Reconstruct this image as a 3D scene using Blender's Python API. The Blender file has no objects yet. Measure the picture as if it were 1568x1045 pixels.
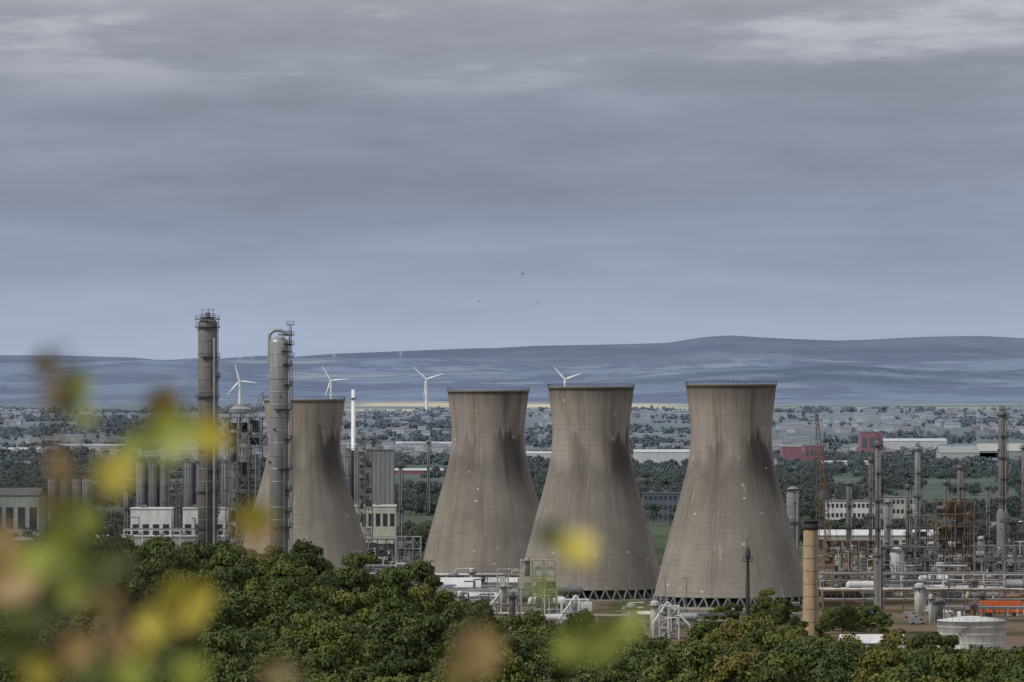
import bpy, math, random
import numpy as np
from mathutils import Vector, noise, Matrix
random.seed(7); rng=np.random.default_rng(7)
sc=bpy.context.scene
FP=8711.0; H=74.0; HY=612.0
def X(px,d): return (px-784)/FP*d
def DG(py): return H*FP/(py-HY)          # distance of a ground point on the plain
def Z(py,d): return H-(py-HY)/FP*d
def link(o,parent=None):
    sc.collection.objects.link(o)
    if parent: o.parent=parent
    return o
# ---------------------------------------------------------------- materials
def newmat(name):
    m=bpy.data.materials.new(name); m.use_nodes=True
    nt=m.node_tree; nt.nodes.clear()
    out=nt.nodes.new('ShaderNodeOutputMaterial')
    b=nt.nodes.new('ShaderNodeBsdfPrincipled')
    nt.links.new(b.outputs[0],out.inputs[0])
    return m,nt,b
def N(nt,t,**k):
    n=nt.nodes.new(t)
    for a,v in k.items(): setattr(n,a,v)
    return n
def val(nt,op,a,b=None,clamp=False):
    n=N(nt,'ShaderNodeMath',operation=op); n.use_clamp=clamp
    for i,v in enumerate((a,b)):
        if v is None: continue
        if isinstance(v,(int,float)): n.inputs[i].default_value=v
        else: nt.links.new(v,n.inputs[i])
    return n.outputs[0]
def mixc(nt,f,a,b,mode='MIX'):
    n=N(nt,'ShaderNodeMix',data_type='RGBA',blend_type=mode)
    for s,v in ((0,f),(6,a),(7,b)):
        if isinstance(v,(int,float)): n.inputs[s].default_value=v
        elif isinstance(v,tuple): n.inputs[s].default_value=(*v[:3],1)
        else: nt.links.new(v,n.inputs[s])
    return n.outputs[2]
def mrange(nt,v,a,b,c=0.,d=1.,smooth=False):
    n=N(nt,'ShaderNodeMapRange'); n.clamp=True
    if smooth: n.interpolation_type='SMOOTHSTEP'
    nt.links.new(v,n.inputs[0])
    for i,k in zip((1,2,3,4),(a,b,c,d)): n.inputs[i].default_value=k
    return n.outputs[0]
def ramp(nt,f,stops):
    n=N(nt,'ShaderNodeValToRGB'); nt.links.new(f,n.inputs[0])
    e=n.color_ramp.elements
    while len(e)<len(stops): e.new(0.5)
    for el,(p,c) in zip(e,stops): el.position=p; el.color=(*c,1)
    return n.outputs[0]
def noisef(nt,vec,scale,sc3=(1,1,1),detail=4,rough=.55):
    mp=N(nt,'ShaderNodeMapping'); mp.inputs['Scale'].default_value=sc3
    nt.links.new(vec,mp.inputs[0])
    n=N(nt,'ShaderNodeTexNoise'); n.inputs['Scale'].default_value=scale
    n.inputs['Detail'].default_value=detail; n.inputs['Roughness'].default_value=rough
    nt.links.new(mp.outputs[0],n.inputs[0]); return n.outputs[0]
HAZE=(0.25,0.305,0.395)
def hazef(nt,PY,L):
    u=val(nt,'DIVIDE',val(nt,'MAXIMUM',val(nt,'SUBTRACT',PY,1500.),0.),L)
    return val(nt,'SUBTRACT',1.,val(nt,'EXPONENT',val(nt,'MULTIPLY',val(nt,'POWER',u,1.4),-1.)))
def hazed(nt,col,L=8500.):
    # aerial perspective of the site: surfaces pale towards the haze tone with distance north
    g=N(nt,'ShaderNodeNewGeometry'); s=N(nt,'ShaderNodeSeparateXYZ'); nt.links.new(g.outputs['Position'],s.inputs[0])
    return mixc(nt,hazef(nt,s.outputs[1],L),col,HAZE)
def weath(name,c1,c2,scale=.5,s3=(1,1,.25),rough=.7,metal=0.,haze=True):
    m,nt,b=newmat(name); t=N(nt,'ShaderNodeTexCoord')
    n=noisef(nt,t.outputs['Object'],scale,s3,5,.6)
    c=ramp(nt,n,[(.35,c1),(.68,c2)])
    n2=noisef(nt,t.outputs['Object'],scale*5,s3,3,.6)
    c=mixc(nt,mrange(nt,n2,.35,.7,0,.45),c,tuple(x*.45 for x in c1))
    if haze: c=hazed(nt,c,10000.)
    nt.links.new(c,b.inputs['Base Color']); b.inputs['Roughness'].default_value=rough; b.inputs['Metallic'].default_value=metal
    return m
M={}
M['grey']=weath('weathered_grey_steel',(.14,.135,.13),(.25,.245,.235),.3,(1,1,.15),.5)
M['silver']=weath('aluminium_cladding',(.29,.30,.31),(.44,.445,.45),.3,(1,1,.12),.38,.25)
M['dark']=weath('dark_steel',(.03,.031,.033),(.06,.06,.062),.6,rough=.6)
M['mid']=weath('galvanised_steel',(.11,.115,.12),(.20,.205,.21),.8,rough=.55)
M['white']=weath('white_paint',(.60,.60,.59),(.78,.78,.76),.25,rough=.5)
M['cream']=weath('cream_cladding',(.42,.42,.36),(.52,.52,.46),.2,rough=.6)
M['pgreen']=weath('pale_green_cladding',(.26,.31,.27),(.34,.38,.34),.2,rough=.6)
M['rust']=weath('rusty_steel',(.11,.065,.04),(.20,.12,.075),.8,rough=.8)
M['brown']=weath('brown_primer',(.17,.11,.075),(.26,.17,.115),.7,rough=.8)
M['red']=weath('red_cladding',(.24,.025,.035),(.33,.045,.055),.3,rough=.6)
M['orange']=weath('orange_paint',(.60,.11,.02),(.70,.15,.035),.6,rough=.5)
M['buff']=weath('buff_brick',(.38,.28,.165),(.47,.36,.225),.5,(1,1,.3),rough=.85)
M['silo']=weath('silo_grey',(.075,.08,.09),(.14,.145,.155),.4,(1,1,.1),.5,.2)
M['roof']=weath('slate_roof',(.07,.07,.08),(.13,.12,.12),.5,rough=.8)
M['rroof']=weath('tile_roof',(.15,.09,.075),(.21,.13,.105),.5,rough=.8)
M['glass']=weath('dark_window',(.025,.03,.035),(.05,.055,.06),.5,rough=.15)
M['blue']=weath('blue_container',(.04,.10,.25),(.06,.14,.32),.5,rough=.5)
M['bgrey']=weath('blue_grey_cladding',(.07,.09,.12),(.12,.14,.17),.5,rough=.5)
M['black']=weath('rubber_black',(.015,.015,.015),(.03,.03,.03),.5,rough=.8)
M['bark']=weath('bark',(.04,.03,.022),(.08,.06,.045),2,rough=.9)
M['brick']=weath('house_render',(.36,.34,.31),(.52,.50,.46),.3,rough=.8)
M['turb']=weath('turbine_white',(.86,.86,.86),(.90,.90,.90),.05,rough=.4,haze=False)
M['asphalt']=weath('asphalt',(.045,.045,.047),(.07,.07,.07),.2,rough=.9)
def corrugated(name,c1,c2,freq):
    m,nt,b=newmat(name); t=N(nt,'ShaderNodeTexCoord'); s=N(nt,'ShaderNodeSeparateXYZ'); nt.links.new(t.outputs['Object'],s.inputs[0])
    w=val(nt,'SINE',val(nt,'MULTIPLY',s.outputs[0],freq))
    c=mixc(nt,mrange(nt,w,-1,1),c1,c2); n=noisef(nt,t.outputs['Object'],.3,(1,1,.2))
    c=mixc(nt,mrange(nt,n,.35,.7,0,.4),c,tuple(x*.6 for x in c1))
    nt.links.new(c,b.inputs['Base Color']); b.inputs['Roughness'].default_value=.55
    return m
M['corr']=corrugated('corrugated_cladding',(.16,.17,.185),(.25,.26,.275),3.0)

# ---------------------------------------------------------------- mesh builder
class MB:
    def __init__(s): s.v=[];s.f=[];s.m=[];s.s=[];s.mats=[]
    def mi(s,k):
        if k not in s.mats: s.mats.append(k)
        return s.mats.index(k)
    def add(s,vs,fs,mat,smooth=False):
        o=len(s.v); s.v+= [tuple(v) for v in vs]
        i=s.mi(mat)
        for f in fs: s.f.append(tuple(a+o for a in f)); s.m.append(i); s.s.append(smooth)
    def box(s,cx,cy,z0,sx,sy,h,mat,rz=0):
        c,n=math.cos(rz),math.sin(rz); vs=[]
        for z in (z0,z0+h):
            for a,b in ((-1,-1),(1,-1),(1,1),(-1,1)):
                x=a*sx/2;y=b*sy/2; vs.append((cx+x*c-y*n,cy+x*n+y*c,z))
        s.add(vs,[(3,2,1,0),(4,5,6,7),(0,1,5,4),(1,2,6,5),(2,3,7,6),(3,0,4,7)],mat)
    def cyl(s,p0,p1,r0,r1=None,n=12,mat='grey',caps=True):
        if r1 is None:r1=r0
        p0=Vector(p0);p1=Vector(p1);d=(p1-p0)
        if d.length<1e-6:return
        d.normalize(); a=Vector((0,0,1)) if abs(d.z)<.9 else Vector((1,0,0))
        u=d.cross(a).normalized();w=d.cross(u); vs=[]
        for p,r in ((p0,r0),(p1,r1)):
            for i in range(n):
                t=2*math.pi*i/n; vs.append(p+u*math.cos(t)*r+w*math.sin(t)*r)
        s.add(vs,[(i,i+n,(i+1)%n+n,(i+1)%n) for i in range(n)],mat,n>6)
        if caps: s.add(vs,[tuple(range(n)),tuple(range(2*n-1,n-1,-1))],mat)
    def beam(s,p0,p1,w,mat): s.cyl(p0,p1,w*.6,w*.6,4,mat)
    def lathe(s,cx,cy,prof,n,mat,smooth=True):
        vs=[]
        for r,z in prof:
            for i in range(n):
                t=2*math.pi*i/n; vs.append((cx+r*math.cos(t),cy+r*math.sin(t),z))
        fs=[]
        for j in range(len(prof)-1):
            for i in range(n):
                a=j*n+i;b=j*n+(i+1)%n; fs.append((a,b,b+n,a+n))
        s.add(vs,fs,mat,smooth)
    def vessel(s,cx,cy,z0,r,h,mat,n=20,dome=.5):
        pr=[(0.01,z0),(r,z0+.01),(r,z0+h-r*dome)]+[(max(.01,r*math.cos(a)),z0+h-r*dome+r*dome*math.sin(a)) for a in np.linspace(.25,math.pi/2,5)]
        s.lathe(cx,cy,pr,n,mat)
    def hvessel(s,cx,cy,z,r,L,mat,along='x'):
        d=Vector((1,0,0)) if along=='x' else Vector((0,1,0)); c=Vector((cx,cy,z))
        s.cyl(c-d*L/2,c+d*L/2,r,r,16,mat)
        for k in (-1,1): s.cyl(c+d*k*L/2,c+d*k*(L/2+r*.4),r*.98,r*.5,16,mat)
        for k in (-.3,.3):
            q=c+d*k*L; s.box(q.x,q.y,0,r*.8,r*.8,z-r*.8,'mid')
    def rail(s,pts,z,h=1.2,mat='mid',closed=False,w=.09):
        P=[Vector((a,b,z)) for a,b in pts]
        if closed:P.append(P[0])
        for a,b in zip(P,P[1:]):
            s.beam(a+Vector((0,0,h)),b+Vector((0,0,h)),w,mat); s.beam(a+Vector((0,0,h*.5)),b+Vector((0,0,h*.5)),w*.7,mat)
            k=max(1,int((b-a).length/2))
            for i in range(k): q=a.lerp(b,i/k); s.beam(q,q+Vector((0,0,h)),w,mat)
    def truss(s,p0,p1,w,n,mat,t=.2):
        p0=Vector(p0);p1=Vector(p1);d=(p1-p0).normalized();u=d.cross(Vector((0,1,.01))).normalized();v=d.cross(u)
        C=[(u+v),(u-v),(-u-v),(-u+v)]
        def P(i,k):
            f=i/n; ww=w*(.35+.65*min(1,4*min(f+.02,1.02-f)))/2
            return p0.lerp(p1,f)+C[k]*ww
        for i in range(n):
            for k in range(4):
                s.beam(P(i,k),P(i+1,k),t,mat); s.beam(P(i,k),P(i+1,(k+1)%4),t*.6,mat)
    def build(s,name,loc=(0,0,0),rz=0,parent=None):
        me=bpy.data.meshes.new(name); me.from_pydata(s.v,[],s.f)
        for k in s.mats: me.materials.append(M[k] if isinstance(k,str) else k)
        me.polygons.foreach_set('material_index',s.m); me.polygons.foreach_set('use_smooth',s.s); me.update()
        o=bpy.data.objects.new(name,me); o.location=loc; o.rotation_euler=(0,0,rz); link(o,parent); return o
# ---------------------------------------------------------------- terrain
RID=[(-3000,310),(0,307),(100,305),(200,297),(270,275),(330,290),(400,307),(450,300),(500,314),(620,330),(700,342),(760,346),(820,358),(950,366),(1020,372),(1080,405),(1120,413),(1160,402),(1220,392),(1280,385),(1340,392),(1420,406),(1500,411),(1568,397),(2400,380),(5000,330)]
RX=[X(a,30000) for a,_ in RID]; RZ=[b for _,b in RID]
SKY=[(-600,850),(0,846),(110,838),(160,822),(200,835),(300,852),(420,846),(520,854),(570,884),(620,903),(700,928),(780,955),(860,972),(950,980),(1050,985),(1150,968),(1220,985),(1300,1002),(1400,995),(1480,998),(1568,1000),(2200,990)]
SX=[X(a,850) for a,_ in SKY]; SZ=[Z(b,850)-10.4 for _,b in SKY]
def hgt(x,y):
    g=float(np.interp(x,SX,SZ))
    if y<850:
        ys=[-600,0,7,20,60,300,550,850]; zs=[80,72.4,71.9,70.6,66,46,33,g]
        return float(np.interp(y,ys,zs))
    if y<5000: return float(np.interp(y,[850,1380,5000],[g,0,0]))
    r=float(np.interp(x*30000/max(y,12000),RX,RZ))
    base=float(np.interp(y,[5000,8000,11000,13000,16000,20000,24000,27500,30000,34000,48000],
        [0,18,48,68,112,165,205,70+.70*(r-70),r,r*.8,r*.5]))
    if y>13000:
        k=min(1,(y-13000)/3500)*(1-max(0,min(1,(y-27000)/3000))*.92)
        n=noise.fractal(Vector((x/1500,y/2400,3.3)),.9,2.,5)
        base+=k*n*38
        wr=max(0,min(1,(x-X(900,16800))/500))
        base+=30*math.exp(-((y-16800)/900)**2)*wr*(1+.5*noise.noise(Vector((x/300,0,1))))
        base+=34*math.exp(-((y-22500)/1100)**2)*(1+.9*noise.noise(Vector((x/700,0,9))))
        base+=k*5*noise.noise(Vector((x/130,y/700,5)))
    elif y>6000:
        base+=(y-6000)/7000*6*noise.noise(Vector((x/900,y/1500,1)))
    return base
ys=np.concatenate([np.arange(-500,0,50),np.arange(0,100,6),np.arange(100,1500,16),np.arange(1500,5000,110),np.arange(5000,14000,180),np.arange(14000,33000,140),np.arange(33000,48001,1500)])
nu=321; us=np.linspace(-1,1,nu); vs=[]
for y in ys:
    W=1500+.5*max(y,0)
    for u in us:
        x=W*(.2*u+.8*u**3); vs.append((x,y,hgt(x,y)))
fs=[(j*nu+i,j*nu+i+1,(j+1)*nu+i+1,(j+1)*nu+i) for j in range(len(ys)-1) for i in range(nu-1)]
me=bpy.data.meshes.new('ground'); me.from_pydata(vs,[],fs); me.polygons.foreach_set('use_smooth',[True]*len(fs))
gm,nt,b=newmat('ground_landscape')
g=N(nt,'ShaderNodeNewGeometry'); s=N(nt,'ShaderNodeSeparateXYZ'); nt.links.new(g.outputs['Position'],s.inputs[0]); P=g.outputs['Position']; PX,PY,PZ=s.outputs
near=ramp(nt,noisef(nt,P,.15),[(.35,(.02,.028,.011)),(.65,(.05,.06,.022))])
ref=ramp(nt,noisef(nt,P,.02,(1,.6,1),6,.65),[(.36,(.045,.06,.025)),(.44,(.09,.085,.055)),(.52,(.18,.13,.095)),(.62,(.14,.125,.115)),(.72,(.22,.18,.15))])
pl=ramp(nt,noisef(nt,P,.004,(1,.5,1),6,.6),[(.38,(.035,.05,.028)),(.48,(.06,.08,.04)),(.58,(.09,.11,.06)),(.70,(.19,.19,.13))])
# warped field mosaic on the slopes, distance haze painted into its blue-grey colours
wn=N(nt,'ShaderNodeTexNoise'); wn.inputs['Scale'].default_value=.0012; nt.links.new(P,wn.inputs[0])
ws=N(nt,'ShaderNodeVectorMath',operation='SCALE'); nt.links.new(wn.outputs[1],ws.inputs[0]); ws.inputs['Scale'].default_value=700
wv=N(nt,'ShaderNodeVectorMath',operation='ADD'); nt.links.new(P,wv.inputs[0]); nt.links.new(ws.outputs[0],wv.inputs[1])
mp=N(nt,'ShaderNodeMapping'); mp.inputs['Scale'].default_value=(1/300,1/800,0); nt.links.new(wv.outputs[0],mp.inputs[0])
vo=N(nt,'ShaderNodeTexVoronoi'); nt.links.new(mp.outputs[0],vo.inputs[0]); vo.inputs['Scale'].default_value=1
ve=N(nt,'ShaderNodeTexVoronoi',feature='DISTANCE_TO_EDGE'); nt.links.new(mp.outputs[0],ve.inputs[0]); ve.inputs['Scale'].default_value=1
vs_=N(nt,'ShaderNodeSeparateColor'); nt.links.new(vo.outputs['Color'],vs_.inputs[0])
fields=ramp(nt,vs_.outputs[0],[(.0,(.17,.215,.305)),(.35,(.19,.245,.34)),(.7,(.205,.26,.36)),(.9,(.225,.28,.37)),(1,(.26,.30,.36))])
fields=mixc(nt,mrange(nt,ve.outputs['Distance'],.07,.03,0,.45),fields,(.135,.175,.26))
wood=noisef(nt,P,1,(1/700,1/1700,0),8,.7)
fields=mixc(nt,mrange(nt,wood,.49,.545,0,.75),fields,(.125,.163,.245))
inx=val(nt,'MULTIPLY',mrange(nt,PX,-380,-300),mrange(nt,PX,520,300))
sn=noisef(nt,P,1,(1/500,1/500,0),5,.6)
strip=mixc(nt,val(nt,'MULTIPLY',inx,mrange(nt,sn,.38,.44)),(.165,.21,.24),mixc(nt,mrange(nt,sn,.45,.6),(.38,.38,.32),(.54,.51,.41)))  # green-blue base tone includes painted distance haze
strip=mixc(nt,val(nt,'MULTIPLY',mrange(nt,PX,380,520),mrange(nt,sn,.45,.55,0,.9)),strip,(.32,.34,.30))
top=mixc(nt,mrange(nt,noisef(nt,P,1,(1/1100,1/1500,0),8,.7),.44,.58),(.125,.155,.235),(.16,.195,.28))  # ridge-top colours already blued by painted haze
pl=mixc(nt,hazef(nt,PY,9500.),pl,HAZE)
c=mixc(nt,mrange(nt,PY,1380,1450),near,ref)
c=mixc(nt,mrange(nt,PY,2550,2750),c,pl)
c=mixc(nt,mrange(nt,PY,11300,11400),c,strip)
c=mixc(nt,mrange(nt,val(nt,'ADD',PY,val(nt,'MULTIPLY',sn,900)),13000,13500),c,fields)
# conifer plantation on the low north-eastern ridge, haze blue mixed into its colour
rw=val(nt,'MULTIPLY',val(nt,'MULTIPLY',mrange(nt,PY,15300,15700),mrange(nt,PY,17600,17000)),mrange(nt,PX,200,600))
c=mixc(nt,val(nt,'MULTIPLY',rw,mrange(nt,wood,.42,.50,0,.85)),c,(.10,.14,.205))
jit=val(nt,'ADD',PY,val(nt,'MULTIPLY',noisef(nt,P,1,(1/1200,1/3000,0)),8000))
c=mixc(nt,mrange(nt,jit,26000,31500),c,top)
nt.links.new(c,b.inputs['Base Color']); b.inputs['Roughness'].default_value=1; b.inputs['Specular IOR Level'].default_value=0
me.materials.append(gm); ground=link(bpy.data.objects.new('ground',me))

# ---------------------------------------------------------------- foliage
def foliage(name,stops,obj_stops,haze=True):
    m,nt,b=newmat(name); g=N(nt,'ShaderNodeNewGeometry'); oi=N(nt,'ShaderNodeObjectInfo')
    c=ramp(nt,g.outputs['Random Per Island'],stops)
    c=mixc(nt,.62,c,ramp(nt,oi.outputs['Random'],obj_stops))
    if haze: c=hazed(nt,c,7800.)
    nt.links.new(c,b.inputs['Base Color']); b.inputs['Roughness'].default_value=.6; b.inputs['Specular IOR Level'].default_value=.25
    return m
M['leaf']=foliage('woodland_leaves',[(0,(.03,.045,.010)),(.5,(.065,.09,.018)),(.9,(.115,.135,.028)),(1,(.19,.165,.04))],
   [(0,(.026,.043,.013)),(.25,(.042,.068,.016)),(.55,(.065,.095,.020)),(.78,(.095,.12,.024)),(.92,(.15,.155,.028)),(1,(.17,.135,.03))],False)
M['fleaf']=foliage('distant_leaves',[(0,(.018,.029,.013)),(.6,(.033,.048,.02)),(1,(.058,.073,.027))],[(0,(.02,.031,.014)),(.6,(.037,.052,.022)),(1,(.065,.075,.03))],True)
def leaves(lobes,n,size,rg,spread=.4):
    L=np.array([l[:3] for l in lobes]);R=np.array([l[3] for l in lobes]); w=R**2/np.sum(R**2)
    k=rg.choice(len(lobes),n,p=w); d=rg.normal(size=(n,3)); d/=np.linalg.norm(d,axis=1)[:,None]
    d[:,2]=np.where(d[:,2]<-.3,-d[:,2],d[:,2])
    rr=R[k]*(.70+.42*rg.random(n)**.8); bump=1+.16*np.sin(d[:,0]*7+k)*np.cos(d[:,1]*6+d[:,2]*5)
    p=L[k]+d*(rr*bump)[:,None]
    nn=d+rg.normal(size=(n,3))*spread; nn/=np.linalg.norm(nn,axis=1)[:,None]
    u=np.cross(nn,rg.normal(size=(n,3))); u/=np.linalg.norm(u,axis=1)[:,None]; v=np.cross(nn,u)
    s=(size*(.5+1.*rg.random(n)))[:,None]
    return np.stack([p-u*s*.5,p+v*s*.33,p+u*s*.5,p-v*s*.33],1).reshape(-1,3)
def tree_mesh(name,h,R,n,size,seed,leafmat,multi=None):
    rg=np.random.default_rng(seed); allv=[];mb=MB()
    for (tx,ty,tz,th,tr) in (multi or [(0,0,0,h,R)]):
        lobes=[(tx,ty,tz+th*.55,tr*.5)]
        for i in range(24 if not multi else 5):
            a=rg.random()*6.28; zz=th*(.30+.58*rg.random()); q=tr*(.45+.42*rg.random())
            q*=math.sqrt(max(.05,1-((zz/th-.5)/.5)**2))
            lobes.append((tx+q*math.cos(a),ty+q*math.sin(a),tz+zz,tr*((.15+.19*rg.random()) if not multi else (.25+.2*rg.random()))))
        lobes.append((tx+.1*tr,ty,tz+th*.86,tr*.27))
        allv.append(leaves(lobes,n//len(multi) if multi else n,size,rg))
        mb.cyl((tx,ty,tz-1.5),(tx,ty,tz+th*.55),th*.022,th*.012,6,'bark')
        for l in lobes[1:5]: mb.cyl((tx,ty,tz+th*.3),l[:3],th*.01,th*.003,5,'bark')
    V=np.concatenate(allv); o=len(mb.v); nl=len(V)//4
    mb.mi(leafmat); li=mb.mats.index(leafmat)
    mb.v+= [tuple(v) for v in V]; mb.f+=[(o+4*i,o+4*i+1,o+4*i+2,o+4*i+3) for i in range(nl)]
    mb.m+=[li]*nl; mb.s+=[False]*nl
    me=bpy.data.meshes.new(name); me.from_pydata(mb.v,[],mb.f)
    for k in mb.mats: me.materials.append(M[k])
    me.polygons.foreach_set('material_index',mb.m); me.update(); return me
TM=[tree_mesh('broadleaf_%d'%i,[10.5,11.5,10,12,10.5,9.5][i],[4.4,4.0,5.0,3.6,4.6,3.2][i],9500,.36,100+i,'leaf') for i in range(6)]
wood_e=link(bpy.data.objects.new('woodland_trees',None))
def put(me,name,x,y,s,parent,z=None,sz=1.):
    o=bpy.data.objects.new(name,me); o.location=(x,y,hgt(x,y) if z is None else z); o.rotation_euler=(0,0,random.random()*6.28)
    o.scale=(s,s,s*sz); link(o,parent); return o
y=575.
while y<872:
    hw=y*.09+22; x=-hw+random.random()*6
    while x<hw:
        xx=x+random.uniform(-3,3);yy=y+random.uniform(-3.5,3.5)
        put(random.choice(TM),'tree',xx,yy,random.choice([.6,.78,.9,.98,1.06,1.2])*random.uniform(.94,1.06),wood_e,sz=random.uniform(.92,1.12))
        x+=7.3
    y+=8.2
# clumps for the middle and far distance
def clump(i,nt_,spread,h,n,size):
    rg=random.Random(i); mu=[(rg.uniform(-spread,spread),rg.uniform(-spread*.35,spread*.35),-1.5,h*rg.uniform(.6,1.15),h*rg.uniform(.4,.6)) for _ in range(nt_)]
    return tree_mesh('tree_clump_%d'%i,h,h*.4,n,size,300+i,'fleaf',mu)
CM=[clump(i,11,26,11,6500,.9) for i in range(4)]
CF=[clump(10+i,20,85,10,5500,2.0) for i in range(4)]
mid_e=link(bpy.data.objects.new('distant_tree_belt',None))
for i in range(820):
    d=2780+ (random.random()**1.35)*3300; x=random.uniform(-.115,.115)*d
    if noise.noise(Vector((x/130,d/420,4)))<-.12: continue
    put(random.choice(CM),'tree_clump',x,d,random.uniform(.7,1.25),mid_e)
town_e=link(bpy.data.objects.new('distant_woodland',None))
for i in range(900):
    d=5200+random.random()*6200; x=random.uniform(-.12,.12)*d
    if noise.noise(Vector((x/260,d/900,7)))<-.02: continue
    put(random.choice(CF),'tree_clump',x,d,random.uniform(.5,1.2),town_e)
for px,py,sx in [(1092,958,.85),(1108,955,.8),(1122,958,.9),(1163,958,1.1),(1180,954,1.15),(1196,960,1.0),(1211,956,.85),(1276,962,.9),(1290,966,1.0),(1304,963,.95),(1318,962,1.05),(1334,964,.9),(1352,968,.8),(1222,972,.8),(1075,966,.6),(1262,972,.7),(1380,975,.6),(700,905,.5),(560,868,.6),(1255,908,.7),(1008,790,.9)]:
    d=DG(py+4); put(random.choice(TM),'tree',X(px,d),d,sx*1.1,None,z=-2.6)

# ---------------------------------------------------------------- cooling towers
def concrete():
    m,nt,b=newmat('cooling_tower_concrete'); t=N(nt,'ShaderNodeTexCoord'); oi=N(nt,'ShaderNodeObjectInfo')
    s=N(nt,'ShaderNodeSeparateXYZ'); nt.links.new(t.outputs['Object'],s.inputs[0]); x,y,z=s.outputs
    ang=val(nt,'ARCTAN2',y,x)
    off=val(nt,'MULTIPLY',oi.outputs['Random'],50)
    cb=N(nt,'ShaderNodeCombineXYZ'); nt.links.new(val(nt,'MULTIPLY',ang,14),cb.inputs[0]); nt.links.new(off,cb.inputs[1]); nt.links.new(z,cb.inputs[2]); V=cb.outputs[0]
    big=noisef(nt,V,.08,(1,1,.7),6,.65)
    c=ramp(nt,big,[(.3,(.20,.183,.158)),(.5,(.25,.23,.20)),(.7,(.305,.283,.25))])
    tn=noisef(nt,V,.10,(1,1,.0),3,.5)
    tide=val(nt,'ADD',z,val(nt,'MULTIPLY',tn,-34))
    c=mixc(nt,mrange(nt,tide,34,38,0,.5,True),c,(.36,.315,.275))
    c=mixc(nt,val(nt,'MULTIPLY',mrange(nt,tide,34.5,31,0,1,True),mrange(nt,tide,8,33,0,.5)),c,(.135,.12,.107))
    st=noisef(nt,V,.9,(1,1,.025),4,.7)
    c=mixc(nt,mrange(nt,st,.52,.74,0,.6),c,(.125,.113,.102))
    st3=noisef(nt,V,.3,(1,1,.05),4,.65)
    c=mixc(nt,val(nt,'MULTIPLY',mrange(nt,st3,.52,.66,0,.65),mrange(nt,z,20,60,.25,1)),c,(.11,.10,.09))
    st2=noisef(nt,V,1.6,(1,1,.05),2,.6)
    c=mixc(nt,mrange(nt,st2,.66,.74,0,.55),c,(.45,.42,.38))
    # dark patches at the throat, strongest on the south-east side, fading downward in streaks
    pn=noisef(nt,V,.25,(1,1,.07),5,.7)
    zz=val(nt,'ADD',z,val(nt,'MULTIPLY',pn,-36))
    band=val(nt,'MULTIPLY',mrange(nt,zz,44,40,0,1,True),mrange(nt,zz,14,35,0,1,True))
    da=val(nt,'ABSOLUTE',val(nt,'SUBTRACT',ang,-.80)); se_side=mrange(nt,da,.70,.2,0,1,True)
    c=mixc(nt,val(nt,'MULTIPLY',val(nt,'MULTIPLY',band,se_side),.85),c,(.06,.055,.05))
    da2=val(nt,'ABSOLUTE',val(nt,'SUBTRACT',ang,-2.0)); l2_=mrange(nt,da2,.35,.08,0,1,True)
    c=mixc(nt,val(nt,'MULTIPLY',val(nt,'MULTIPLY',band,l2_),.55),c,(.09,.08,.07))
    lipn=noisef(nt,V,.8,(1,1,.02),3,.6)
    c=mixc(nt,mrange(nt,val(nt,'ADD',z,val(nt,'MULTIPLY',lipn,9)),75.5,82,0,.75),c,(.11,.10,.09))
    def lines(v,per,wd):
        f=val(nt,'FRACT',val(nt,'DIVIDE',v,per)); return val(nt,'LESS_THAN',f,wd)
    l1=lines(z,1.9,.16); l2=lines(ang,2*math.pi/44,.05)
    ln=mrange(nt,noisef(nt,V,.3),.35,.65,.04,.36)
    c=mixc(nt,val(nt,'MULTIPLY',l1,ln),c,(.12,.11,.10))
    c=mixc(nt,val(nt,'MULTIPLY',l2,ln),c,(.12,.11,.10))
    vo=N(nt,'ShaderNodeTexVoronoi'); vo.inputs['Scale'].default_value=.22; nt.links.new(V,vo.inputs[0])
    sp=val(nt,'LESS_THAN',vo.outputs['Distance'],.10)
    vc=N(nt,'ShaderNodeSeparateColor'); nt.links.new(vo.outputs['Color'],vc.inputs[0])
    sp=val(nt,'MULTIPLY',sp,val(nt,'GREATER_THAN',vc.outputs[0],.6))
    c=mixc(nt,val(nt,'MULTIPLY',sp,.7),c,(.55,.53,.49))
    nt.links.new(c,b.inputs['Base Color']); b.inputs['Roughness'].default_value=.95; b.inputs['Specular IOR Level'].default_value=.15
    return m
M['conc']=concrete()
PF=np.polyfit([0,.1,.197,.35,.505,.60,.66,.72,.81,.905,1],[1,.935,.868,.76,.645,.578,.548,.528,.528,.55,.58],6)
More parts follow.
